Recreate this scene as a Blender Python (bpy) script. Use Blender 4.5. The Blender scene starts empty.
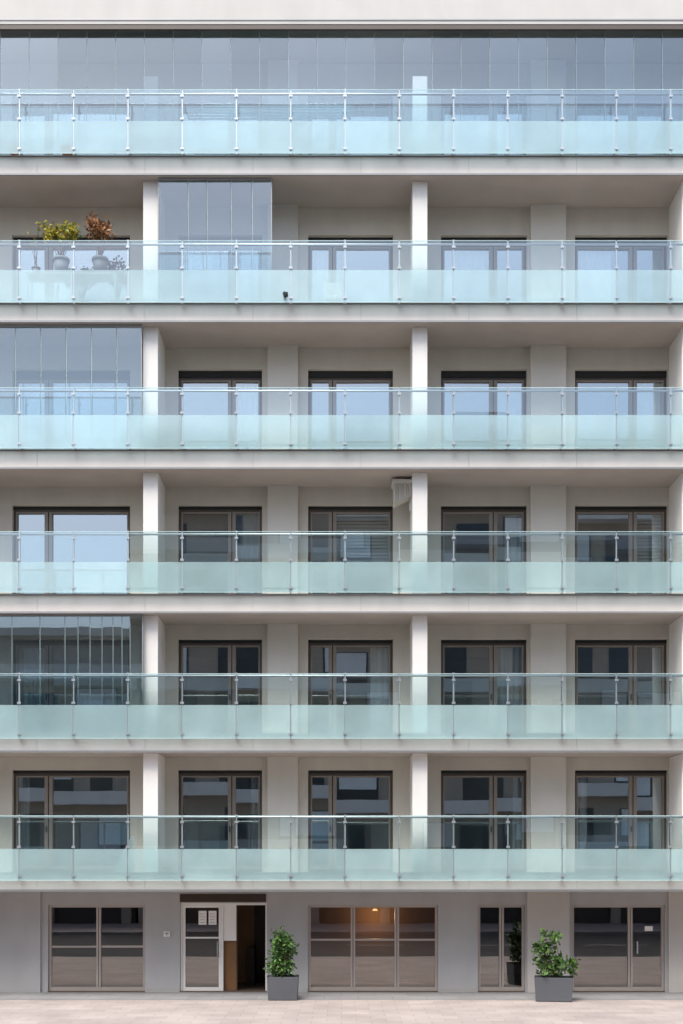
import bpy, bmesh, math, random
from mathutils import Vector, Matrix
random.seed(7)
scene=bpy.context.scene
COL=scene.collection
F=1247.0; D=29.0; EYE=3.13; HY=865.0
def PX(x,Y): return (x-341.5)*(D+Y)/F
def PZ(y,Y): return EYE+(HY-y)*(D+Y)/F

# ------------------------------------------------------------ materials
def newmat(name):
    m=bpy.data.materials.new(name); m.use_nodes=True
    nt=m.node_tree
    for n in list(nt.nodes): nt.nodes.remove(n)
    out=nt.nodes.new('ShaderNodeOutputMaterial')
    return m,nt,out
def N(nt,t,**kw):
    n=nt.nodes.new(t)
    for k,v in kw.items(): setattr(n,k,v)
    return n
def plaster(name,col,rough=.85,var=.08,scale=1.2,bump=.15,streak=0.0,spec=.3,metal=0,fine=60):
    m,nt,out=newmat(name); L=nt.links
    g=N(nt,'ShaderNodeNewGeometry')
    b=N(nt,'ShaderNodeBsdfPrincipled')
    b.inputs['Roughness'].default_value=rough
    b.inputs['Specular IOR Level'].default_value=spec
    b.inputs['Metallic'].default_value=metal
    n1=N(nt,'ShaderNodeTexNoise'); n1.inputs['Scale'].default_value=scale; n1.inputs['Detail'].default_value=6
    L.new(g.outputs['Position'],n1.inputs['Vector'])
    mp=N(nt,'ShaderNodeMapping'); mp.inputs['Scale'].default_value=(1.6,1.6,.3)
    L.new(g.outputs['Position'],mp.inputs['Vector'])
    n2=N(nt,'ShaderNodeTexNoise'); n2.inputs['Scale'].default_value=1.5; n2.inputs['Detail'].default_value=5
    L.new(mp.outputs[0],n2.inputs['Vector'])
    r=N(nt,'ShaderNodeMapRange'); r.inputs['From Min'].default_value=.3; r.inputs['From Max'].default_value=.7
    r.inputs['To Min'].default_value=1-var; r.inputs['To Max'].default_value=1+var
    L.new(n1.outputs['Fac'],r.inputs['Value'])
    r2=N(nt,'ShaderNodeMapRange'); r2.inputs['From Min'].default_value=.4; r2.inputs['From Max'].default_value=.75
    r2.inputs['To Min'].default_value=1; r2.inputs['To Max'].default_value=1-streak
    L.new(n2.outputs['Fac'],r2.inputs['Value'])
    mu=N(nt,'ShaderNodeMath',operation='MULTIPLY'); L.new(r.outputs[0],mu.inputs[0]); L.new(r2.outputs[0],mu.inputs[1])
    c=N(nt,'ShaderNodeVectorMath',operation='SCALE'); c.inputs[0].default_value=col
    L.new(mu.outputs[0],c.inputs['Scale']); L.new(c.outputs[0],b.inputs['Base Color'])
    if bump>0:
        n3=N(nt,'ShaderNodeTexNoise'); n3.inputs['Scale'].default_value=fine; n3.inputs['Detail'].default_value=3
        L.new(g.outputs['Position'],n3.inputs['Vector'])
        bp=N(nt,'ShaderNodeBump'); bp.inputs['Strength'].default_value=bump; bp.inputs['Distance'].default_value=.01
        L.new(n3.outputs['Fac'],bp.inputs['Height']); L.new(bp.outputs[0],b.inputs['Normal'])
    L.new(b.outputs[0],out.inputs[0])
    return m
def glassmat(name,tint,refl,rough=0.0,ripple=0.0,gcol=(.86,.94,1)):
    m,nt,out=newmat(name); L=nt.links
    t=N(nt,'ShaderNodeBsdfTransparent'); t.inputs[0].default_value=(*tint,1)
    gl=N(nt,'ShaderNodeBsdfGlossy'); gl.inputs['Roughness'].default_value=rough; gl.inputs['Color'].default_value=(*gcol,1)
    fr=N(nt,'ShaderNodeFresnel'); fr.inputs['IOR'].default_value=1.5
    ad=N(nt,'ShaderNodeMath',operation='ADD'); ad.use_clamp=True; ad.inputs[1].default_value=refl
    L.new(fr.outputs[0],ad.inputs[0])
    mx=N(nt,'ShaderNodeMixShader'); L.new(ad.outputs[0],mx.inputs[0]); L.new(t.outputs[0],mx.inputs[1]); L.new(gl.outputs[0],mx.inputs[2])
    if ripple>0:
        g=N(nt,'ShaderNodeNewGeometry')
        n=N(nt,'ShaderNodeTexNoise'); n.inputs['Scale'].default_value=1.3; n.inputs['Detail'].default_value=1
        L.new(g.outputs['Position'],n.inputs['Vector'])
        bp=N(nt,'ShaderNodeBump'); bp.inputs['Strength'].default_value=ripple; bp.inputs['Distance'].default_value=.01
        L.new(n.outputs['Fac'],bp.inputs['Height']); L.new(bp.outputs[0],gl.inputs['Normal'])
    L.new(mx.outputs[0],out.inputs[0]); return m
def frostmat(name,col):
    m,nt,out=newmat(name); L=nt.links
    g=N(nt,'ShaderNodeNewGeometry'); oi=N(nt,'ShaderNodeObjectInfo')
    mp=N(nt,'ShaderNodeMapping'); mp.inputs['Scale'].default_value=(1.2,1,1.2); L.new(g.outputs['Position'],mp.inputs['Vector'])
    n=N(nt,'ShaderNodeTexNoise'); n.inputs['Scale'].default_value=.9; n.inputs['Detail'].default_value=5; L.new(mp.outputs[0],n.inputs['Vector'])
    r=N(nt,'ShaderNodeMapRange'); r.inputs['From Min'].default_value=.3; r.inputs['From Max'].default_value=.7; r.inputs['To Min'].default_value=.88; r.inputs['To Max'].default_value=1.08
    L.new(n.outputs['Fac'],r.inputs['Value'])
    r2=N(nt,'ShaderNodeMapRange'); r2.inputs['To Min'].default_value=.82; r2.inputs['To Max'].default_value=1.08; L.new(oi.outputs['Random'],r2.inputs['Value'])
    mu=N(nt,'ShaderNodeMath',operation='MULTIPLY'); L.new(r.outputs[0],mu.inputs[0]); L.new(r2.outputs[0],mu.inputs[1])
    c=N(nt,'ShaderNodeVectorMath',operation='SCALE'); c.inputs[0].default_value=col; L.new(mu.outputs[0],c.inputs['Scale'])
    d=N(nt,'ShaderNodeBsdfDiffuse'); L.new(c.outputs[0],d.inputs[0])
    tr=N(nt,'ShaderNodeBsdfTranslucent'); L.new(c.outputs[0],tr.inputs[0])
    m1=N(nt,'ShaderNodeMixShader'); m1.inputs[0].default_value=.25; L.new(d.outputs[0],m1.inputs[1]); L.new(tr.outputs[0],m1.inputs[2])
    t=N(nt,'ShaderNodeBsdfTransparent'); t.inputs[0].default_value=(.72,.95,.97,1)
    m2=N(nt,'ShaderNodeMixShader'); m2.inputs[0].default_value=.34; L.new(m1.outputs[0],m2.inputs[1]); L.new(t.outputs[0],m2.inputs[2])
    gl=N(nt,'ShaderNodeBsdfGlossy'); gl.inputs['Roughness'].default_value=.08; gl.inputs['Color'].default_value=(.88,.97,1,1)
    m3=N(nt,'ShaderNodeMixShader'); m3.inputs[0].default_value=.16; L.new(m2.outputs[0],m3.inputs[1]); L.new(gl.outputs[0],m3.inputs[2])
    L.new(m3.outputs[0],out.inputs[0]); return m
def emis(name,col,s):
    m,nt,out=newmat(name); e=N(nt,'ShaderNodeEmission'); e.inputs[0].default_value=(*col,1); e.inputs[1].default_value=s
    nt.links.new(e.outputs[0],out.inputs[0]); return m
def paving(name,col,bw,bh,mortar=.72,var=.07):
    m,nt,out=newmat(name); L=nt.links
    g=N(nt,'ShaderNodeNewGeometry'); b=N(nt,'ShaderNodeBsdfPrincipled'); b.inputs['Roughness'].default_value=.85; b.inputs['Specular IOR Level'].default_value=.25
    br=N(nt,'ShaderNodeTexBrick'); br.inputs['Scale'].default_value=1; br.inputs['Brick Width'].default_value=bw; br.inputs['Row Height'].default_value=bh
    br.inputs['Mortar Size'].default_value=.007
    c1=tuple(c*(1+var) for c in col); c2=tuple(c*(1-var) for c in col)
    br.inputs['Color1'].default_value=(*c1,1); br.inputs['Color2'].default_value=(*c2,1); br.inputs['Mortar'].default_value=(*[c*mortar for c in col],1)
    L.new(g.outputs['Position'],br.inputs['Vector'])
    n=N(nt,'ShaderNodeTexNoise'); n.inputs['Scale'].default_value=.8; n.inputs['Detail'].default_value=8; L.new(g.outputs['Position'],n.inputs['Vector'])
    r=N(nt,'ShaderNodeMapRange'); r.inputs['From Min'].default_value=.3; r.inputs['From Max'].default_value=.7; r.inputs['To Min'].default_value=.84; r.inputs['To Max'].default_value=1.1
    L.new(n.outputs['Fac'],r.inputs['Value'])
    s=N(nt,'ShaderNodeVectorMath',operation='SCALE'); L.new(br.outputs['Color'],s.inputs[0]); L.new(r.outputs[0],s.inputs['Scale'])
    L.new(s.outputs[0],b.inputs['Base Color']); L.new(b.outputs[0],out.inputs[0]); return m

M={}
M['wall']=plaster('wall_render',(.70,.645,.57),var=.04,streak=.06)
M['pil']=plaster('pilaster_render',(.79,.74,.67),var=.03,streak=.04)
M['col']=plaster('column_render',(.88,.86,.82),var=.03,streak=.06)
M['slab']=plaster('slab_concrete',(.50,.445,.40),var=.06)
M['fascia']=plaster('fascia_panels',(.77,.725,.68),var=.04,streak=.08)
M['roof']=plaster('roof_fascia',(.62,.61,.575),var=.03,streak=.05)
M['gwall']=plaster('ground_floor_cladding',(.42,.42,.42),var=.05,streak=.08)
M['gpil']=plaster('ground_floor_pier',(.52,.495,.465),var=.04,streak=.06)
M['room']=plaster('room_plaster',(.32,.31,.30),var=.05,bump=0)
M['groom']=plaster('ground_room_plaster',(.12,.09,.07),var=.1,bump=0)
M['frame']=plaster('bronze_frame',(.10,.078,.065),rough=.45,var=.05,bump=0,spec=.5)
M['sash']=plaster('taupe_sash',(.31,.265,.235),rough=.4,var=.05,bump=0,spec=.5)
M['gsash']=plaster('champagne_sash',(.42,.37,.335),rough=.4,var=.05,bump=0,spec=.5)
M['white']=plaster('white_frame',(.80,.78,.75),rough=.45,var=.03,bump=0)
M['dark']=plaster('dark_gap',(.03,.03,.03),rough=.6,var=.1,bump=0)
M['steel']=plaster('brushed_steel',(.50,.54,.56),rough=.35,var=.05,bump=0,metal=.6)
M['alu']=plaster('aluminium_track',(.36,.36,.36),rough=.4,var=.05,bump=0,metal=.3)
M['edge']=plaster('glass_edge',(.58,.80,.80),rough=.2,var=.05,bump=0,spec=.6)
M['curt']=plaster('curtain_cloth',(.85,.85,.84),rough=.9,var=.05,bump=0)
M['blind']=plaster('blind_slats',(.75,.74,.72),rough=.6,var=.05,bump=0)
M['wood']=plaster('wood_panel',(.26,.135,.06),rough=.5,var=.15,bump=.1)
M['dwood']=plaster('dark_wood',(.045,.028,.02),rough=.5,var=.15,bump=.1)
M['planter']=plaster('planter_fibre',(.105,.112,.125),rough=.6,var=.08)
M['potg']=plaster('grey_pot',(.20,.21,.22),rough=.6,var=.08)
M['soil']=plaster('soil',(.05,.035,.025),rough=1,var=.2)
M['terra']=plaster('terracotta',(.50,.20,.11),rough=.8,var=.1)
M['bark']=plaster('bark',(.12,.08,.05),rough=.9,var=.2)
M['teal']=plaster('teal_paint',(.05,.34,.34),rough=.4,var=.05,bump=0)
M['black']=plaster('black_plastic',(.02,.02,.02),rough=.4,var=.05,bump=0)
M['canvas']=plaster('canvas',(.66,.63,.56),rough=.9,var=.08)
M['g1']=plaster('leaf_green_a',(.05,.12,.025),rough=.5,var=.2,bump=0)
M['g2']=plaster('leaf_green_b',(.11,.21,.045),rough=.5,var=.2,bump=0)
M['g3']=plaster('leaf_green_c',(.025,.055,.02),rough=.5,var=.2,bump=0)
M['y1']=plaster('leaf_yellow_a',(.58,.45,.05),rough=.6,var=.2,bump=0)
M['y2']=plaster('leaf_yellow_b',(.36,.34,.05),rough=.6,var=.2,bump=0)
M['o1']=plaster('leaf_orange_a',(.48,.23,.09),rough=.6,var=.2,bump=0)
M['o2']=plaster('leaf_orange_b',(.32,.16,.08),rough=.6,var=.2,bump=0)
M['pane']=glassmat('window_glass',(.76,.82,.83),.36,ripple=.03,gcol=(.90,.97,1))
M['gpane']=glassmat('shopfront_glass',(.75,.76,.74),.20,ripple=.05,gcol=(.96,.92,.89))
M['clear']=glassmat('clear_balustrade_glass',(.80,.945,.955),.13)
M['glaz']=glassmat('glazing_glass',(.83,.92,.95),.19,ripple=.03,gcol=(.80,.93,1))
M['frost']=frostmat('frosted_glass',(.60,.845,.86))
M['lamp']=emis('lamp_glow',(1,.55,.24),2.2)
M['grd']=plaster('ground_earth',(.16,.15,.14),rough=1,var=.1,scale=.3)
M['asph']=plaster('asphalt',(.06,.06,.062),rough=.9,var=.15,fine=120)
M['pave']=paving('paving_rose',(.40,.345,.32),.6,.4)
M['strip']=paving('paving_grey',(.25,.25,.25),.8,.8)
M['kerb']=plaster('kerb_stone',(.40,.39,.38))
M['paint']=plaster('road_paint',(.7,.7,.68),rough=.7)
M['oppw']=plaster('opposite_wall',(.44,.37,.30),var=.08)
M['oppb']=plaster('opposite_band',(.76,.73,.68),var=.06)
M['oppg']=plaster('opposite_window',(.03,.035,.045),rough=.15,var=.1,bump=0,spec=.6)
M['oppd']=plaster('opposite_shopfront',(.07,.055,.05),rough=.5,var=.2,bump=0)

# ------------------------------------------------------------ mesh helpers
def box(bm,x0,x1,y0,y1,z0,z1,mi=0):
    if x1<x0:x0,x1=x1,x0
    if z1<=z0 or x1<=x0: return []
    vs=[bm.verts.new((x,y,z)) for z in(z0,z1) for y in(y0,y1) for x in(x0,x1)]
    fs=[]
    for idx in((0,2,3,1),(4,5,7,6),(0,1,5,4),(2,6,7,3),(0,4,6,2),(1,3,7,5)):
        f=bm.faces.new([vs[i] for i in idx]); f.material_index=mi; fs.append(f)
    return vs
def cyl(bm,p0,p1,r0,r1=None,seg=10,mi=0,cap=True,smooth=True):
    if r1 is None:r1=r0
    p0=Vector(p0);p1=Vector(p1);d=(p1-p0).normalized()
    a=Vector((0,0,1)) if abs(d.z)<.9 else Vector((1,0,0))
    u=d.cross(a).normalized(); v=d.cross(u).normalized()
    A=[];B=[]
    for i in range(seg):
        t=2*math.pi*i/seg; o=u*math.cos(t)+v*math.sin(t)
        A.append(bm.verts.new(p0+o*r0)); B.append(bm.verts.new(p1+o*r1))
    for i in range(seg):
        f=bm.faces.new((A[i],A[(i+1)%seg],B[(i+1)%seg],B[i])); f.material_index=mi; f.smooth=smooth
    if cap:
        f=bm.faces.new(A[::-1]);f.material_index=mi
        f=bm.faces.new(B);f.material_index=mi
def quad(bm,pts,mi=0):
    f=bm.faces.new([bm.verts.new(p) for p in pts]); f.material_index=mi; return f
WO={}
def finish(name,bm,mats,origin=(0,0,0),parent=None,label=None,category=None,kind=None,group=None,bevel=0,recalc=True):
    if recalc: bmesh.ops.recalc_face_normals(bm,faces=bm.faces)
    me=bpy.data.meshes.new(name)
    bmesh.ops.translate(bm,verts=bm.verts,vec=-Vector(origin))
    bm.to_mesh(me); bm.free()
    for k in mats: me.materials.append(M[k])
    o=bpy.data.objects.new(name,me); COL.objects.link(o)
    place(o,origin,parent)
    if bevel:
        md=o.modifiers.new('Bevel','BEVEL'); md.width=bevel; md.segments=2; md.limit_method='ANGLE'
    meta(o,label,category,kind,group); return o
def place(o,origin,parent):
    WO[o.name]=Vector(origin)
    if parent is not None:
        o.parent=parent; o.location=Vector(origin)-WO[parent.name]
    else: o.location=origin
def meta(o,label=None,category=None,kind=None,group=None):
    if label:o['label']=label
    if category:o['category']=category
    if kind:o['kind']=kind
    if group:o['group']=group
def empty(name,origin,**kw):
    o=bpy.data.objects.new(name,None); COL.objects.link(o); o.empty_display_size=.3
    place(o,origin,None); meta(o,**kw); return o

# ------------------------------------------------------------ building
X0,X1=-10.05,10.25
WY=1.65
B=empty('apartment_building',(0,WY,0),label='seven storey beige apartment building with glass-fronted balconies',category='apartment building')
ceil=[2.52,5.775,9.03,12.41,15.84,19.285,22.82]
TH=.42
gb=[None]+[PZ(y,0) for y in(880,738,592,448,302,153)]
gf=[None]+[PZ(y,0) for y in(849,705,562,415,270,121)]
gt=[None]+[PZ(y,0) for y in(816,674,532,388,241,90)]
wt=[None]+[PZ(y,WY) for y in(770,639,505,369,235,92)]
cols=[-4.51,1.854,8.22]
BACK=6.5
for i,z in enumerate(ceil[:-1]):
    bm=bmesh.new()
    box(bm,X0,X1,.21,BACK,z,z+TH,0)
    x=X0+.4
    xs=[X0]
    while x<X1: xs.append(x); x+=2.526
    xs.append(X1)
    for a,b in zip(xs[:-1],xs[1:]):
        box(bm,a+.003,b-.003,.18,.207,z+.035,z+TH-.012,1)
    box(bm,X0,X1,.165,.21,z-.012,z+.03,2)
    box(bm,X0,X1,.14,.235,z+TH+.002,z+TH+.022,2)
    finish('balcony_slab',bm,['slab','fascia','alu'],(0,.2,z),B)
bm=bmesh.new()
box(bm,X0,X1,.25,BACK,22.85,24.3,0)
box(bm,X0,X1,.16,.248,PZ(24,.16),24.35,1)
box(bm,X0,X1,.145,.16,PZ(20.3,.15),PZ(18.8,.15),2)
box(bm,X0,X1,.17,.248,PZ(29,.17),PZ(24.5,.17),3)
finish('roof_parapet',bm,['slab','roof','alu','frame'],(0,.2,22.82),B)
for i in range(1,7):
    za,zb=ceil[i-1]+TH,ceil[i]
    for cx in cols:
        bm=bmesh.new()
        box(bm,cx-.175,cx+.175,.45,1.648,za,(zb if i<6 else PZ(76,.45))-.002,0)
        finish('balcony_column',bm,['col'],(cx,1,za),B,bevel=.008)
bm=bmesh.new()
box(bm,X0-.3,X0-.002,.3,BACK+.3,0,24.3,0); box(bm,X1+.002,X1+.3,.3,BACK+.3,0,24.3,0)
box(bm,X0,X1,BACK+.002,BACK+.3,0,24.3,0)
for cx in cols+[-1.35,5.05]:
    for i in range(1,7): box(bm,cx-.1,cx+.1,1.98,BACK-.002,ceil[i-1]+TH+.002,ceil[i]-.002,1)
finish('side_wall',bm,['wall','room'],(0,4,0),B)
wins=[(-52,-14,-33),(12,130,49),(178,262,232),(308,393,332.5),(441,527,493),(575,668,632.5),(712,752,732)]
pils=[(268,298),(530,565)]
def wall_band(bm,z0,z1,ops,y0,y1,mi=0):
    x=X0
    for xa,xb,za,zb in ops:
        box(bm,x,xa,y0,y1,z0,z1,mi)
        box(bm,xa,xb,y0,y1,zb,z1,mi)
        if za>z0: box(bm,xa,xb,y0,y1,z0,za,mi)
        x=xb
    box(bm,x,X1,y0,y1,z0,z1,mi)

def window(x0,x1,z0,z1,xm,mi_f='frame',y=1.84,shut=.10,parent=B):
    bm=bmesh.new(); y0,y1=y-.04,y+.05
    t=.06
    ztop=z1-shut
    if shut>0: box(bm,x0,x1,y0-.03,y1,ztop,z1,1)
    box(bm,x0,x0+t,y0,y1,z0,ztop); box(bm,x1-t,x1,y0,y1,z0,ztop)
    box(bm,x0+t,x1-t,y0,y1,ztop-t,ztop); box(bm,x0+t,x1-t,y0,y1,z0,z0+.08)
    s=.085
    box(bm,xm-.012-s,xm-.012,y0-.012,y1,z0+.08,ztop-t,2); box(bm,xm+.012,xm+.012+s,y0-.012,y1,z0+.08,ztop-t,2)
    box(bm,xm-.012,xm+.012,y0+.01,y1,z0+.08,ztop-t,1)
    q=.035
    for a,b in((x0+t,xm-.012-s),(xm+.012+s,x1-t)):
        za,zb=z0+.08,ztop-t
        box(bm,a,b,y0-.006,y1-.01,za,za+.09,2); box(bm,a,b,y0-.006,y1-.01,zb-q,zb,2)
        if a<xm: box(bm,a,a+q,y0-.006,y1-.01,za+.09,zb-q,2)
        else: box(bm,b-q,b,y0-.006,y1-.01,za+.09,zb-q,2)
    box(bm,xm-.06,xm-.04,y0-.05,y0-.012,z0+1.0,z0+1.14,1)
    w=finish('window',bm,['frame','dark','sash'],((x0+x1)/2,y,z0),parent)
    bm=bmesh.new()
    for a,b in((x0+t,xm-.09),(xm+.09,x1-t)):
        tl=random.uniform(-.007,.007); tz=random.uniform(-.007,.007)
        yy=y+.01; h=(z1-z0)/2; hw=(b-a)/2
        quad(bm,[(a,yy-tl*hw-tz*h,z0+.08),(b,yy+tl*hw-tz*h,z0+.08),(b,yy+tl*hw+tz*h,ztop-t),(a,yy-tl*hw+tz*h,ztop-t)])
    finish('pane',bm,['pane'],((x0+x1)/2,y,z0),w)
    return w
def curtain(w,x0,x1,z0,z1,y=2.02,mat='curt'):
    bm=bmesh.new(); n=max(8,int((x1-x0)/.03)); prev=None
    for i in range(n+1):
        x=x0+(x1-x0)*i/n; yy=y+.03*math.sin(i*1.3)+.012*math.sin(i*.47)
        a=bm.verts.new((x,yy,z0)); b=bm.verts.new((x,yy,z1))
        if prev:
            f=bm.faces.new((prev[0],a,b,prev[1])); f.smooth=True
        prev=(a,b)
    finish('curtain',bm,[mat],((x0+x1)/2,y,z0),w,recalc=False)
def blind(w,x0,x1,z0,z1,y=1.96):
    bm=bmesh.new(); z=z1
    while z>z0:
        quad(bm,[(x0,y-.02,z-.07),(x1,y-.02,z-.07),(x1,y+.02,z),(x0,y+.02,z)]); z-=.085
    finish('venetian_blind',bm,['blind'],((x0+x1)/2,y,z0),w,recalc=False)

for i in range(1,7):
    za,zb=ceil[i-1]+TH+.001,ceil[i]-.001
    ops=[(PX(a,WY),PX(b,WY),za,wt[i]) for a,b,_ in wins]
    bm=bmesh.new(); wall_band(bm,za,zb,ops,WY,WY+.30,0)
    for a,b in pils: box(bm,PX(a,WY),PX(b,WY),WY-.16,WY-.002,za,zb,1)
    finish('facade_wall',bm,['wall','pil'],(0,WY,za),B)
    for k,(a,b,m) in enumerate(wins):
        xa,xb,xm=PX(a,WY),PX(b,WY),PX(m,1.85)
        w=window(xa+.003,xb-.003,za+.004,wt[i]-.003,xm,shut=.16 if i in(4,5) else .07)
        if k in(0,6): continue
        zt=wt[i]-.15
        R=random.random()
        if i==3 and k in(3,5): blind(w,xm+.1,xb-.08,za+.1,zt)
        elif i==3 and k==2: curtain(w,xm+.1,xb-.1,za+.1,zt)
        elif i==3 and k==4: curtain(w,xb-.5,xb-.1,za+.1,zt)
        elif i==5 and k!=1: curtain(w,xa+.1,xa+.1+(xb-xa)*random.uniform(.3,.8),za+.1,zt)
        elif i==4 and k in(2,4,5): curtain(w,xm+.05,xb-.1,za+.1,zt)
        elif i==6: curtain(w,xa+.1,xb-.1,za+.1,zt)
        elif i==2 and k==3: curtain(w,xb-.55,xb-.08,za+.1,zt)
        elif i==2 and k==4: curtain(w,xm+.1,xb-.08,za+.1,zt)
        elif i==2 and k==1: curtain(w,xa+.2,xa+.7,za+.1,zt)
        elif i==1 and k in(2,4): curtain(w,xb-.3,xb-.08,za+.1,zt)
        elif R<.3: curtain(w,xa+.08,xa+.35,za+.1,zt)

# railings
SP=1.263; PC=.081
for i in range(1,7):
    z0,zf,z1=gb[i],gf[i],gt[i]
    bm=bmesh.new()
    cyl(bm,(X0,.13,z1-.02),(X1,.13,z1-.02),.024,seg=12)
    box(bm,X0,X1,.12,.15,z0+.10,z0+.13)
    rail=finish('balcony_railing',bm,['steel'],(0,.1,z0),B)
    for k in range(-8,9):
        x=PC+k*SP; bold=(k%2==0)
        bm=bmesh.new(); h=.019 if bold else .015
        box(bm,x-h,x+h,.012,.070,z0-.02,z1+(.035 if bold else .01))
        box(bm,x-.012,x+.012,.070,.125,z1-.035,z1-.005)
        box(bm,x-.04,x+.04,.071,.178,z0+.02,z0+.09)
        for zz in(z1-.14,zf+.05,z0+.10):
            box(bm,x-.042,x+.042,-.016,-.0075,zz-.024,zz+.024)
            box(bm,x-.008,x+.008,-.0075,.012,zz-.02,zz+.02)
        finish('post',bm,['steel'],(x,.1,z0),rail)
    for k in range(-8,8):
        a=PC+k*SP+.013; b=PC+(k+1)*SP-.013
        bm=bmesh.new(); dy=random.uniform(-.006,.006); dz=random.uniform(-.008,.008)
        quad(bm,[(a,-dy,zf),(b,dy,zf),(b,dy+dz,z1),(a,-dy+dz,z1)],0)
        quad(bm,[(a,-dy,z0),(b,dy,z0),(b,dy,zf),(a,-dy,zf)],1)
        box(bm,a,b,-.007,.006,z1+.001,z1+.012,2)
        box(bm,a,b,-.007,.006,z0-.012,z0-.001,2)
        finish('glass_panel',bm,['clear','frost','edge'],((a+b)/2,0,z0),rail)

def glazing(xa,xb,z0,z1,edges,y=.33,gap=.006):
    bm=bmesh.new()
    box(bm,xa,xb,y-.03,y+.03,z1-.05,z1); box(bm,xa,xb,y-.03,y+.03,z0,z0+.03)
    box(bm,xa,xa+.02,y-.02,y+.02,z0+.03,z1-.05); box(bm,xb-.02,xb,y-.02,y+.02,z0+.03,z1-.05)
    bmesh.ops.remove_doubles(bm,verts=bm.verts,dist=.0001)
    g=finish('balcony_glazing',bm,['alu'],((xa+xb)/2,y,z0),B)
    for a,b in zip(edges[:-1],edges[1:]):
        bm=bmesh.new(); t=random.uniform(-.006,.006)
        quad(bm,[(a+gap,y-t*.3,z0+.03),(b-gap,y+t*.3,z0+.03),(b-gap,y+t*.3,z1-.05),(a+gap,y-t*.3,z1-.05)],0)
        box(bm,a+gap*.2,a+gap,y-.012,y+.008,z0+.03,z1-.05,1)
        box(bm,b-gap,b-gap*.2,y-.012,y+.008,z0+.03,z1-.05,2)
        finish('glazing_leaf',bm,['glaz','edge','frame'],((a+b)/2,y,z0),g)
def even(a,b,n): return [a+(b-a)*k/n for k in range(n+1)]
GY=.33
glazing(X0,X1,ceil[5]+TH+.03,22.84,even(X0,X1,30))
glazing(PX(158,GY),PX(272,GY),ceil[4]+TH+.03,ceil[5]-.005,[PX(v,GY) for v in(158,188,207,231,252,272)],gap=.01)
glazing(X0,PX(142,GY),ceil[3]+TH+.03,ceil[4]-.005,even(X0,PX(142,GY),9),gap=.01)
glazing(X0,PX(143,GY),ceil[1]+TH+.03,ceil[2]-.005,[X0,PX(-70,GY),PX(-20,GY)]+[PX(v,GY) for v in(12,40,65,78,90,102,113,122,130,143)])

# ------------------------------------------------------------ ground floor
def GX(x): return PX(x,WY)
def GZ(y): return PZ(y,WY)
gt_=GZ(905)
gops=[(-60,-20),(48,145),(180,267),(308,438),(478,525),(572,665),(700,745)]
bm=bmesh.new()
wall_band(bm,0.0,ceil[0]-.002,[(GX(a),GX(b),0,GZ(903) if a==180 else gt_) for a,b in gops],WY,WY+.3,0)
for a,b in((-2,41),(527,569),(668,690)): box(bm,GX(a),GX(b),WY-.07,WY-.002,0,ceil[0]-.002,1 if a>0 else 0)
for a,b in((43,47),(146,179),(268,307),(439,477)): box(bm,GX(a),GX(b),WY-.012,WY-.002,.0,.10,2)
finish('ground_floor_wall',bm,['gwall','gpil','kerb'],(0,WY,0),B)

def gwindow(a,b,ytop,ybot,mull,trans,name='window',y=1.78):
    x0,x1,z0,z1=GX(a)+.004,GX(b)-.004,.03,GZ(ytop)-.004
    bm=bmesh.new(); t=.06; y0,y1=y-.05,y+.05
    box(bm,x0,x0+t,y0,y1,z0,z1); box(bm,x1-t,x1,y0,y1,z0,z1)
    box(bm,x0+t,x1-t,y0,y1,z1-t,z1); box(bm,x0+t,x1-t,y0,y1,z0,z0+.09)
    xs=[x0+t]
    for m in mull:
        xm=GX(m); box(bm,xm-.055,xm-.008,y0-.01,y1,z0+.09,z1-t); box(bm,xm+.008,xm+.055,y0-.01,y1,z0+.09,z1-t)
        box(bm,xm-.008,xm+.008,y0+.02,y1,z0+.09,z1-t,1); xs+= [xm-.055,xm+.055]
    xs.append(x1-t)
    for k in range(0,len(xs),2):
        for tr in trans[k//2]:
            zt=GZ(tr); box(bm,xs[k],xs[k+1],y0+.01,y1-.01,zt-.022,zt+.022)
    w=finish(name,bm,['gsash','dark'],((x0+x1)/2,y,z0),B)
    bm=bmesh.new()
    for k in range(0,len(xs),2):
        tl=random.uniform(-.004,.004)
        quad(bm,[(xs[k],y-tl,z0+.09),(xs[k+1],y+tl,z0+.09),(xs[k+1],y+tl,z1-t),(xs[k],y-tl,z1-t)])
    finish('pane',bm,['gpane'],((x0+x1)/2,y,z0),w)
    return w
gwindow(-60,-20,905,990,[-40],[[947],[947]])
gwindow(48,145,905,990,[98],[[947],[947]])
gwindow(308,438,905,990,[353,397],[[940],[940],[940]])
gwindow(478,525,905,990,[502],[[],[]])
w=gwindow(572,665,905,990,[631],[[],[]])
bm=bmesh.new(); x=GX(637); box(bm,x,x+.03,1.66,1.69,.95,1.25); box(bm,x,x+.03,1.69,1.73,.97,1.0); box(bm,x,x+.03,1.69,1.73,1.20,1.23)
finish('handle',bm,['steel'],(x,1.7,1),w)
bm=bmesh.new(); box(bm,GX(646),GX(654),1.772,1.777,1.5,1.62)
finish('notice_sheet',bm,['white'],(GX(650),1.77,1.5),w)
gwindow(700,745,905,990,[722],[[],[]])
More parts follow.
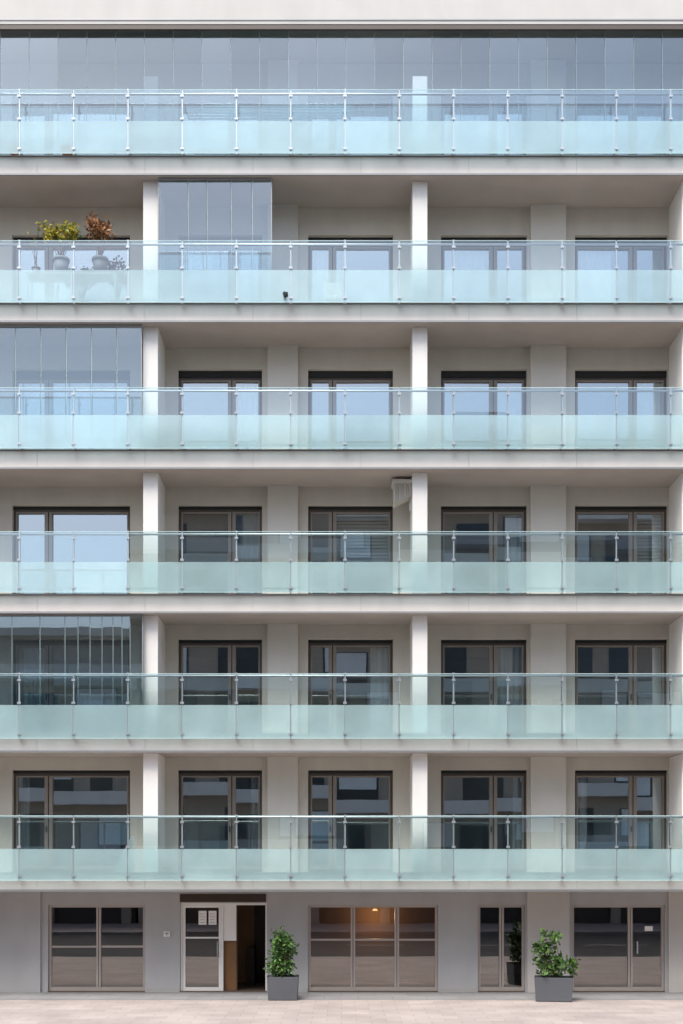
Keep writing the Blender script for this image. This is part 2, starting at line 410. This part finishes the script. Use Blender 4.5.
# entrance
ex0,ex1=GX(180)+.004,GX(267)-.004; ez=GZ(903)-.004; y=1.78
bm=bmesh.new()
box(bm,ex0,ex0+.05,y-.06,y+.06,.0,ez); box(bm,ex1-.04,ex1,y-.06,y+.06,0,ez); box(bm,ex0+.05,ex1-.04,y-.06,y+.06,ez-.05,ez)
box(bm,GX(221),GX(223),y-.06,y+.06,0,ez-.05)
ent=finish('entrance_frame',bm,['white'],((ex0+ex1)/2,y,0),B,bevel=.004)
bm=bmesh.new()
a,b=ex0+.055,GX(221)-.005; z0,z1=.015,ez-.055
box(bm,a,a+.06,y-.03,y+.03,z0,z1); box(bm,b-.06,b,y-.03,y+.03,z0,z1); box(bm,a+.06,b-.06,y-.03,y+.03,z1-.06,z1); box(bm,a+.06,b-.06,y-.03,y+.03,z0,z0+.1)
box(bm,a+.06,b-.06,y-.025,y+.025,GZ(938)-.02,GZ(938)+.02)
door=finish('entrance_door',bm,['white'],(a,y,0),ent)
bm=bmesh.new(); quad(bm,[(a+.06,y,z0+.1),(b-.06,y,z0+.1),(b-.06,y,z1-.06),(a+.06,y,z1-.06)]); finish('pane',bm,['gpane'],((a+b)/2,y,z0),door)
bm=bmesh.new(); cyl(bm,(b-.09,y-.09,.85),(b-.09,y-.09,1.25),.012); cyl(bm,(b-.09,y-.09,.9),(b-.05,y-.03,.9),.008); cyl(bm,(b-.09,y-.09,1.2),(b-.05,y-.03,1.2),.008)
finish('handle',bm,['steel'],(b-.09,y-.09,.85),door)
for sa,sb,ta,tb in((198,206,911,925),(208,216,911,925)):
    bm=bmesh.new(); box(bm,GX(sa),GX(sb),y-.010,y-.006,GZ(tb),GZ(ta),0)
    for r in range(4):
        zz=GZ(tb)+.05+r*.07; box(bm,GX(sa)+.03,GX(sb)-.03-.02*(r%2),y-.012,y-.0102,zz,zz+.012,1)
    finish('notice_sheet',bm,['white','alu'],((GX(sa)+GX(sb))/2,y,GZ(tb)),door)
bm=bmesh.new()
box(bm,GX(223)+.002,GX(236),y-.02,y+.02,GZ(941),ez-.052,0); box(bm,GX(223)+.002,GX(236),y+.10,y+.14,.03,GZ(941)-.003,1)
box(bm,GX(236)+.002,GX(236)+.03,y-.03,y+.03,.01,ez-.052,2)
finish('entrance_side_panel',bm,['white','wood','dwood'],(GX(230),y,0),ent)
bm=bmesh.new()
box(bm,GX(180)-.1,GX(267)+.1,3.9,4.0,.03,2.4,1); box(bm,GX(267)+.02,GX(267)+.1,2.0,3.88,.03,2.4,0)
box(bm,GX(248),GX(262),3.84,3.89,.03,2.1,0)
box(bm,GX(241),GX(250),3.2,3.6,.03,1.0,0)
finish('lobby_joinery',bm,['dwood','wood'],(GX(240),3,0),ent)
bm=bmesh.new(); box(bm,GX(180),GX(266),WY-.02,WY-.004,GZ(902),GZ(894)); finish('entrance_transom',bm,['dwood'],(GX(223),WY,2.2),ent)
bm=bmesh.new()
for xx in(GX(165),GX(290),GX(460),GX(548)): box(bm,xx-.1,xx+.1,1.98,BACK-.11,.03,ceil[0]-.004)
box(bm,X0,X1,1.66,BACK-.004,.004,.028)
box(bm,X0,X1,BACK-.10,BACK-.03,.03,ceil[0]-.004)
box(bm,GX(290)+.11,GX(460)-.11,3.9,4.0,.03,ceil[0]-.004)  # partition added close behind the lamp to catch its warm glow
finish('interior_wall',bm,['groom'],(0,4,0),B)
lx=PX(375,3.5); lz=PZ(910,3.5)
bm=bmesh.new()
cyl(bm,(lx,3.5,lz-.02),(lx,3.5,lz+.02),.07,.055,seg=24,mi=0); cyl(bm,(lx,3.5,lz+.022),(lx,3.5,lz+.06),.06,.03,seg=24,mi=1); cyl(bm,(lx,3.5,lz+.06),(lx,3.5,ceil[0]-.01),.008,mi=1)
finish('pendant_lamp',bm,['lamp','alu'],(lx,3.5,lz),B)
ld=bpy.data.lights.new('lamp_light','POINT'); ld.energy=34; ld.color=(1,.50,.22); ld.shadow_soft_size=.12
lo=bpy.data.objects.new('lamp_light',ld); COL.objects.link(lo); lo.location=(lx,3.35,lz-.15)

def wallbit(x,yy,w,h,d,mat,name,label,cat):
    X=GX(x); Z=GZ(yy); bm=bmesh.new()
    box(bm,X-w/2,X+w/2,WY-d,WY-.001,Z-h/2,Z+h/2,0)
    box(bm,X-w*.3,X+w*.3,WY-d-.006,WY-d,Z-h*.05,Z+h*.3,1)
    cyl(bm,(X,WY-d-.008,Z-h*.28),(X,WY-d,Z-h*.28),w*.12,mi=2)
    finish(name,bm,[mat,'alu','steel'],(X,WY,Z),None,label=label,category=cat)
wallbit(167,934,.15,.13,.05,'white','wall_light','small white box light on the grey ground floor wall','wall light')
wallbit(273,940,.10,.2,.03,'steel','door_intercom','steel intercom panel beside the apartment entrance','intercom')

# ------------------------------------------------------------ plants
def leafcloud(bm,pts,n,size,nm,spread):
    for _ in range(n):
        c=random.choice(pts); p=Vector(c)+Vector([random.gauss(0,spread) for _ in range(3)])
        s=size*random.uniform(.6,1.3)
        d=Vector([random.gauss(0,1) for _ in range(3)]); d.z+=.3; d.normalize()
        u=d.cross(Vector([random.gauss(0,1) for _ in range(3)])).normalized()
        mi=random.choices(range(nm),weights=[3,2,1.4][:nm])[0]
        vs=[p,p+d*s*.5+u*s*.28,p+d*s,p+d*s*.5-u*s*.28]
        quad(bm,[tuple(v) for v in vs],mi)
def stems(bm,base,targets,r,mi=0):
    for t in targets:
        b=Vector(base)+Vector((random.gauss(0,.03),random.gauss(0,.03),0)); t=Vector(t)
        m=(b+t)/2+Vector((random.gauss(0,.04),random.gauss(0,.04),.05))
        cyl(bm,b,m,r,r*.7,6,mi); cyl(bm,m,t,r*.7,r*.3,6,mi)
def planterbox(P,w,d,h,origin,rot=0):
    bm=bmesh.new(); t=.03
    v=box(bm,-w/2,w/2,-d/2,d/2,0,h)
    for q in v:
        if q.co.z<.01: q.co.x*=.93;q.co.y*=.93
    top=[f for f in bm.faces if all(abs(x.co.z-h)<1e-4 for x in f.verts)]
    r=bmesh.ops.inset_individual(bm,faces=top,thickness=t); bmesh.ops.translate(bm,verts=top[0].verts,vec=(0,0,-.06)); top[0].material_index=1
    bmesh.ops.rotate(bm,verts=bm.verts,cent=(0,0,0),matrix=Matrix.Rotation(rot,3,'Z'))
    bmesh.ops.translate(bm,verts=bm.verts,vec=origin)
    return finish('planter_box',bm,['planter','soil'],origin,P,bevel=.006)
ox=PX(283,0); og=(ox,.05,.012)
P=empty('potted_shrub',og,label='dense green shrub in a grey square planter by the entrance',category='potted plant',group='potted shrubs on the pavement')
planterbox(P,.72,.62,.54,og)
tg=[(ox+random.uniform(-.26,.26)*(1-(z-.7)/1.3),.05+random.uniform(-.18,.18),z) for z in [random.uniform(.62,1.52) for _ in range(28)]]
bm=bmesh.new(); stems(bm,(ox,.05,.48),tg,.011); finish('stem',bm,['bark'],(ox,.05,.48),P)
bm=bmesh.new(); leafcloud(bm,tg,2100,.095,3,.075); finish('foliage',bm,['g1','g2','g3'],(ox,.05,.6),P,recalc=False)
ox=PX(553.5,-.2); og=(ox,-.25,.012)
P=empty('potted_shrub',og,label='open leafy shrub in a wide dark grey planter',category='potted plant',group='potted shrubs on the pavement')
planterbox(P,.88,.6,.55,og,math.radians(-10))
tg=[]
for _ in range(18):
    z=random.uniform(.62,1.02); tg.append((ox+random.uniform(-.34,.44),-.25+random.uniform(-.22,.22),z))
for _ in range(9): tg.append((ox+random.uniform(-.40,.05),-.25+random.uniform(-.12,.12),random.uniform(1.0,1.60)))
bm=bmesh.new(); stems(bm,(ox,-.25,.48),tg,.010); finish('stem',bm,['bark'],(ox,-.25,.48),P)
bm=bmesh.new(); leafcloud(bm,tg,900,.115,3,.06); finish('foliage',bm,['g2','g1','g3'],(ox,-.25,.6),P,recalc=False)

def roundpot(P,o,r,h,mat):
    bm=bmesh.new(); x,y,z=o
    cyl(bm,(x,y,z),(x,y,z+h*.85),r*.72,r*.95,20); cyl(bm,(x,y,z+h*.85+.001),(x,y,z+h),r*1.05,r*1.05,20); cyl(bm,(x,y,z+h+.001),(x,y,z+h+.004),r*.9,r*.9,20,1)
    finish('pot',bm,[mat,'soil'],o,P)
zf=ceil[4]+TH+.002
bm=bmesh.new(); a,b=PX(28,.7),PX(118,.7)
box(bm,a,b,.5,.95,zf+.86,zf+.89)
st=finish('plant_stand',bm,['alu'],(a,.72,zf),None,label='tall grey metal bench carrying potted plants on the balcony',category='plant stand')
for xx in(a+.04,(a+b)/2,b-.04):
    for yy in(.53,.92):
        bm=bmesh.new(); box(bm,xx-.02,xx+.02,yy-.02,yy+.02,zf,zf+.858); finish('leg',bm,['alu'],(xx,yy,zf),st)
zp=zf+.892
for (cx,w,zl,zh,ms,lab,n,pm) in((PX(61,.7),.33,.86,1.18,['y1','y2','g2'],'yellow green leaved plant in a grey balcony pot',1000,'potg'),(PX(100,.7),.22,.90,1.38,['o1','o2','bark'],'rust orange leaved plant in a dark balcony pot',850,'planter')):
    o=(cx,.72,zp)
    P=empty('balcony_plant',o,label=lab,category='potted plant',group='plants on the balcony')
    roundpot(P,o,.19,.42,pm)
    tg=[(cx+random.uniform(-w,w),.72+random.uniform(-.16,.16),zp+random.uniform(zl,zh)) for _ in range(22)]
    bm=bmesh.new(); stems(bm,(cx,.72,zp+.42),tg,.009); finish('stem',bm,['bark'],(cx,.72,zp+.42),P)
    bm=bmesh.new(); leafcloud(bm,tg,n,.085,3,.06); finish('foliage',bm,ms,(cx,.72,zp+.8),P,recalc=False)
cx=PX(36,.7); o=(cx,.7,zp); P=empty('balcony_plant',o,label='spindly twiggy plant in a small grey pot',category='potted plant',group='plants on the balcony')
roundpot(P,o,.10,.2,'potg')
tg=[(cx+random.uniform(-.2,.12),.7,zp+random.uniform(.7,1.25)) for _ in range(5)]
bm=bmesh.new(); stems(bm,(cx,.7,zp+.2),tg,.009); finish('stem',bm,['bark'],(cx,.7,zp+.2),P)
bm=bmesh.new(); leafcloud(bm,tg,30,.08,2,.05); finish('foliage',bm,['y2','o1'],(cx,.7,zp+.8),P,recalc=False)
zf=ceil[5]+TH+.024
for xx in(PX(15,.2),PX(68,.2)):
    o=(xx,.19,zf); P=empty('flower_bowl',o,label='low terracotta flower bowl on the balcony edge',category='flower pot',group='terracotta bowls')
    roundpot(P,o,.13 if xx<-7 else .17,.15,'terra')
    bm=bmesh.new(); leafcloud(bm,[(xx,.19,zf+.18)],60,.06,2,.05); finish('foliage',bm,['g1','g2'],(xx,.19,zf+.15),P,recalc=False)
xa,xb=PX(187,.9),PX(350,.9); zz=PZ(112,.9); z0=ceil[5]+TH+.002
bm=bmesh.new()
for yy in(.7,.82,.94,1.06,1.18): cyl(bm,(xa,yy,zz),(xb,yy,zz+.02),.026,seg=8)
for xx in(xa,(xa+xb)/2,xb): cyl(bm,(xx,.68,zz),(xx,1.2,zz),.022,seg=8)
fr=finish('drying_rack',bm,['teal'],(xa,.9,z0),None,label='teal metal clothes drying rack behind the balcony glass',category='drying rack')
for s in(0,1):
    bm=bmesh.new()
    xx=xa+.1 if s==0 else xb-.1; q=1.4 if s==0 else -1.4
    cyl(bm,(xx,.72,zz),(xx+q,.72,z0+.01),.014,seg=8); cyl(bm,(xx,1.16,zz),(xx+q,1.16,z0+.01),.014,seg=8); cyl(bm,(xx+q,.72,z0+.02),(xx+q,1.16,z0+.02),.014,seg=8)
    finish('leg',bm,['teal'],(xx,.9,z0),fr)
cx=PX(333,1.0); z0=ceil[4]+TH+.002; o=(cx,1.0,z0)
P=empty('balcony_chair',o,label='white slatted chair standing on the balcony',category='chair')
bm=bmesh.new()
for k in range(5): box(bm,cx-.2,cx+.2,.82+k*.08,.88+k*.08,z0+.44,z0+.46)
box(bm,cx-.17,cx-.15,.82,1.2,z0+.42,z0+.441); box(bm,cx+.15,cx+.17,.82,1.2,z0+.42,z0+.441)
finish('seat',bm,['white'],(cx,1,z0+.44),P)
bm=bmesh.new()
for k in range(5): box(bm,cx-.2,cx+.2,1.215,1.235,z0+.55+k*.09,z0+.61+k*.09)
finish('backrest',bm,['white'],(cx,1.2,z0+.5),P)
for sx in(-.2,.2):
    for (ya,yb,ht) in((.84,.84,.44),(1.24,1.2,1.02)):
        bm=bmesh.new(); cyl(bm,(cx+sx,yb,z0),(cx+sx,ya,z0+ht),.014,seg=8); finish('leg',bm,['white'],(cx+sx,ya,z0),P)
cz=ceil[3]; xa,xb=PX(393,1.0),PX(411,1.0)
bm=bmesh.new()
n=7
for k in range(n):
    x=xa+(xb-xa)*k/n; w=(xb-xa)/n
    box(bm,x+.004,x+w-.004,.80+.02*(k%2),1.25,cz-.62+.03*k,cz-.16,0)
box(bm,xa-.03,xb+.02,.76,1.28,cz-.155,cz-.07,1); box(bm,(xa+xb)/2-.04,(xa+xb)/2+.04,.95,1.05,cz-.07,cz-.002,1)
box(bm,xb-.04,xb+.02,1.0,1.04,cz-.75,cz-.16,1)
finish('folded_awning',bm,['canvas','white'],((xa+xb)/2,1,cz),None,label='cream pleated folded awning fixed under the balcony ceiling',category='awning')
cx=PX(285,.05); zz=PZ(296,.0)
bm=bmesh.new(); cyl(bm,(cx,-.10,zz),(cx,.02,zz),.035,seg=16); cyl(bm,(cx,-.13,zz),(cx,-.10,zz),.045,seg=16); cyl(bm,(cx+.05,-.03,zz+.05),(cx+.05,.02,zz+.05),.02,seg=12); box(bm,cx-.02,cx+.07,-.01,-.002+.0,zz-.02,zz+.09)
finish('security_camera',bm,['black'],(cx,0,zz),None,label='small black camera clamped to the balcony glass',category='camera')
bm=bmesh.new(); z0=ceil[0]+TH+.002; a,b=PX(112,.3),PX(134,.3); zt=PZ(836,.3)
vs=[(a,.30,z0),(b,.30,z0),(b,.30,zt),(b-.06,.30,zt)]; vs2=[(x,.33,z) for x,_,z in vs]
A=[bm.verts.new(v) for v in vs];Bv=[bm.verts.new(v) for v in vs2]
bm.faces.new(A);bm.faces.new(Bv[::-1])
for k in range(4): bm.faces.new((A[k],A[(k+1)%4],Bv[(k+1)%4],Bv[k]))
finish('windbreak_panel',bm,['white'],(a,.3,z0),None,label='white triangular privacy panel on the lowest balcony',category='privacy panel')

# ------------------------------------------------------------ ground
def sheet(name,x0,x1,y0,y1,z,mat,label=None):
    bm=bmesh.new(); quad(bm,[(x0,y0,z),(x1,y0,z),(x1,y1,z),(x0,y1,z)]); return finish(name,bm,[mat],(0,y0,z),None,kind='structure',recalc=False)
sheet('ground',-600,600,-600,600,-.14,'grd')
def slabbox(name,x0,x1,y0,y1,z0,z1,mat):
    bm=bmesh.new(); box(bm,x0,x1,y0,y1,z0,z1); return finish(name,bm,[mat],(0,y0,z0),None,kind='structure')
RY=-10.0
slabbox('pavement',-60,60,RY+.2,20,-.139,0.0,'pave')
sheet('pavement_strip',-60,60,-.1,WY+.2,.004,'strip')
slabbox('kerb',-60,60,RY,RY+.198,-.139,.002,'kerb')
sheet('road',-60,60,-26,RY,-.132,'asph')
bm=bmesh.new()
for k in range(-12,13): quad(bm,[(k*5,-18.06,-.127),(k*5+2.5,-18.06,-.127),(k*5+2.5,-17.94,-.127),(k*5,-17.94,-.127)])
finish('road_marking',bm,['paint'],(0,-18,-.127),None,kind='structure',recalc=False)
slabbox('pavement',-60,60,-60,-26,-.139,0.0,'pave')

def opposite(x0,x1,H,label,fh=3.1,y=-34.0):
    o=empty('street_building',((x0+x1)/2,y,0),label=label,category='building')
    bm=bmesh.new(); box(bm,x0,x1,y-12,y,3.2,H,0); box(bm,x0,x1,y-12,y-.3,0.003,3.198,1)
    x=x0
    while x<x1: box(bm,x,x+.5,y-.298,y,.003,3.198,0); x+=4.2
    finish('wall',bm,['oppw','oppd'],((x0+x1)/2,y,0),o)
    bm=bmesh.new(); z=3.4
    while z<H-1:
        box(bm,x0,x1,y+.002,y+.9,z-.15,z+.55); z+=fh
    box(bm,x0-.1,x1+.1,y-12.1,y+.3,H+.002,H+.4)
    finish('balcony_band',bm,['oppb'],((x0+x1)/2,y,0),o)
    bm=bmesh.new(); z=3.4
    zs=[]
    while z<H-2.4: zs.append(z+.1); z+=fh
    for z in zs:
        x=x0+.8
        while x<x1-2.2:
            w_=random.choice((1.2,1.8,2.2)); box(bm,x,x+w_,y+.003,y+.03,z,z+2.25)
            if random.random()<.35: box(bm,x+.1,x+w_-.1,y+.031,y+.05,z+random.uniform(.6,1.4),z+2.2,1)
            x+=random.choice((2.6,3.1,3.4))
    ob=finish('windows',bm,['oppg','curt'],((x0+x1)/2,y,0),o); ob['kind']='stuff'
opposite(-10.5,34,24.6,'tan brick apartment block with pale balcony bands')
opposite(-45,-10.7,14.8,'lower tan street building with pale bands')

# ------------------------------------------------------------ light / world / camera
el,az=math.radians(60),math.radians(205)
w=bpy.data.worlds.new('World'); scene.world=w; w.use_nodes=True; nt=w.node_tree
bg=nt.nodes['Background']; sk=nt.nodes.new('ShaderNodeTexSky'); sk.sky_type='NISHITA'; sk.sun_disc=False
sk.sun_elevation=el; sk.sun_rotation=az; sk.air_density=1.0; sk.dust_density=3.5; sk.ozone_density=1.0
nt.links.new(sk.outputs[0],bg.inputs[0]); bg.inputs[1].default_value=.235
sd=bpy.data.lights.new('sun','SUN'); sd.energy=3.5; sd.angle=math.radians(30); sd.color=(1,.97,.91)
so=bpy.data.objects.new('sun',sd); COL.objects.link(so)
dirv=Vector((math.sin(az)*math.cos(el),math.cos(az)*math.cos(el),math.sin(el)))
so.rotation_euler=dirv.to_track_quat('Z','Y').to_euler(); so.location=(0,-20,60)
cd=bpy.data.cameras.new('camera'); co=bpy.data.objects.new('camera',cd); COL.objects.link(co)
co.location=(0,-D,EYE); co.rotation_euler=(math.radians(90),0,0)
cd.sensor_fit='VERTICAL'; cd.sensor_height=36; cd.lens=F*36/1024; cd.shift_y=(HY-512)/1024
cd.clip_end=2000; scene.camera=co
scene.view_settings.view_transform='Standard'; scene.view_settings.look='None'; scene.view_settings.exposure=0
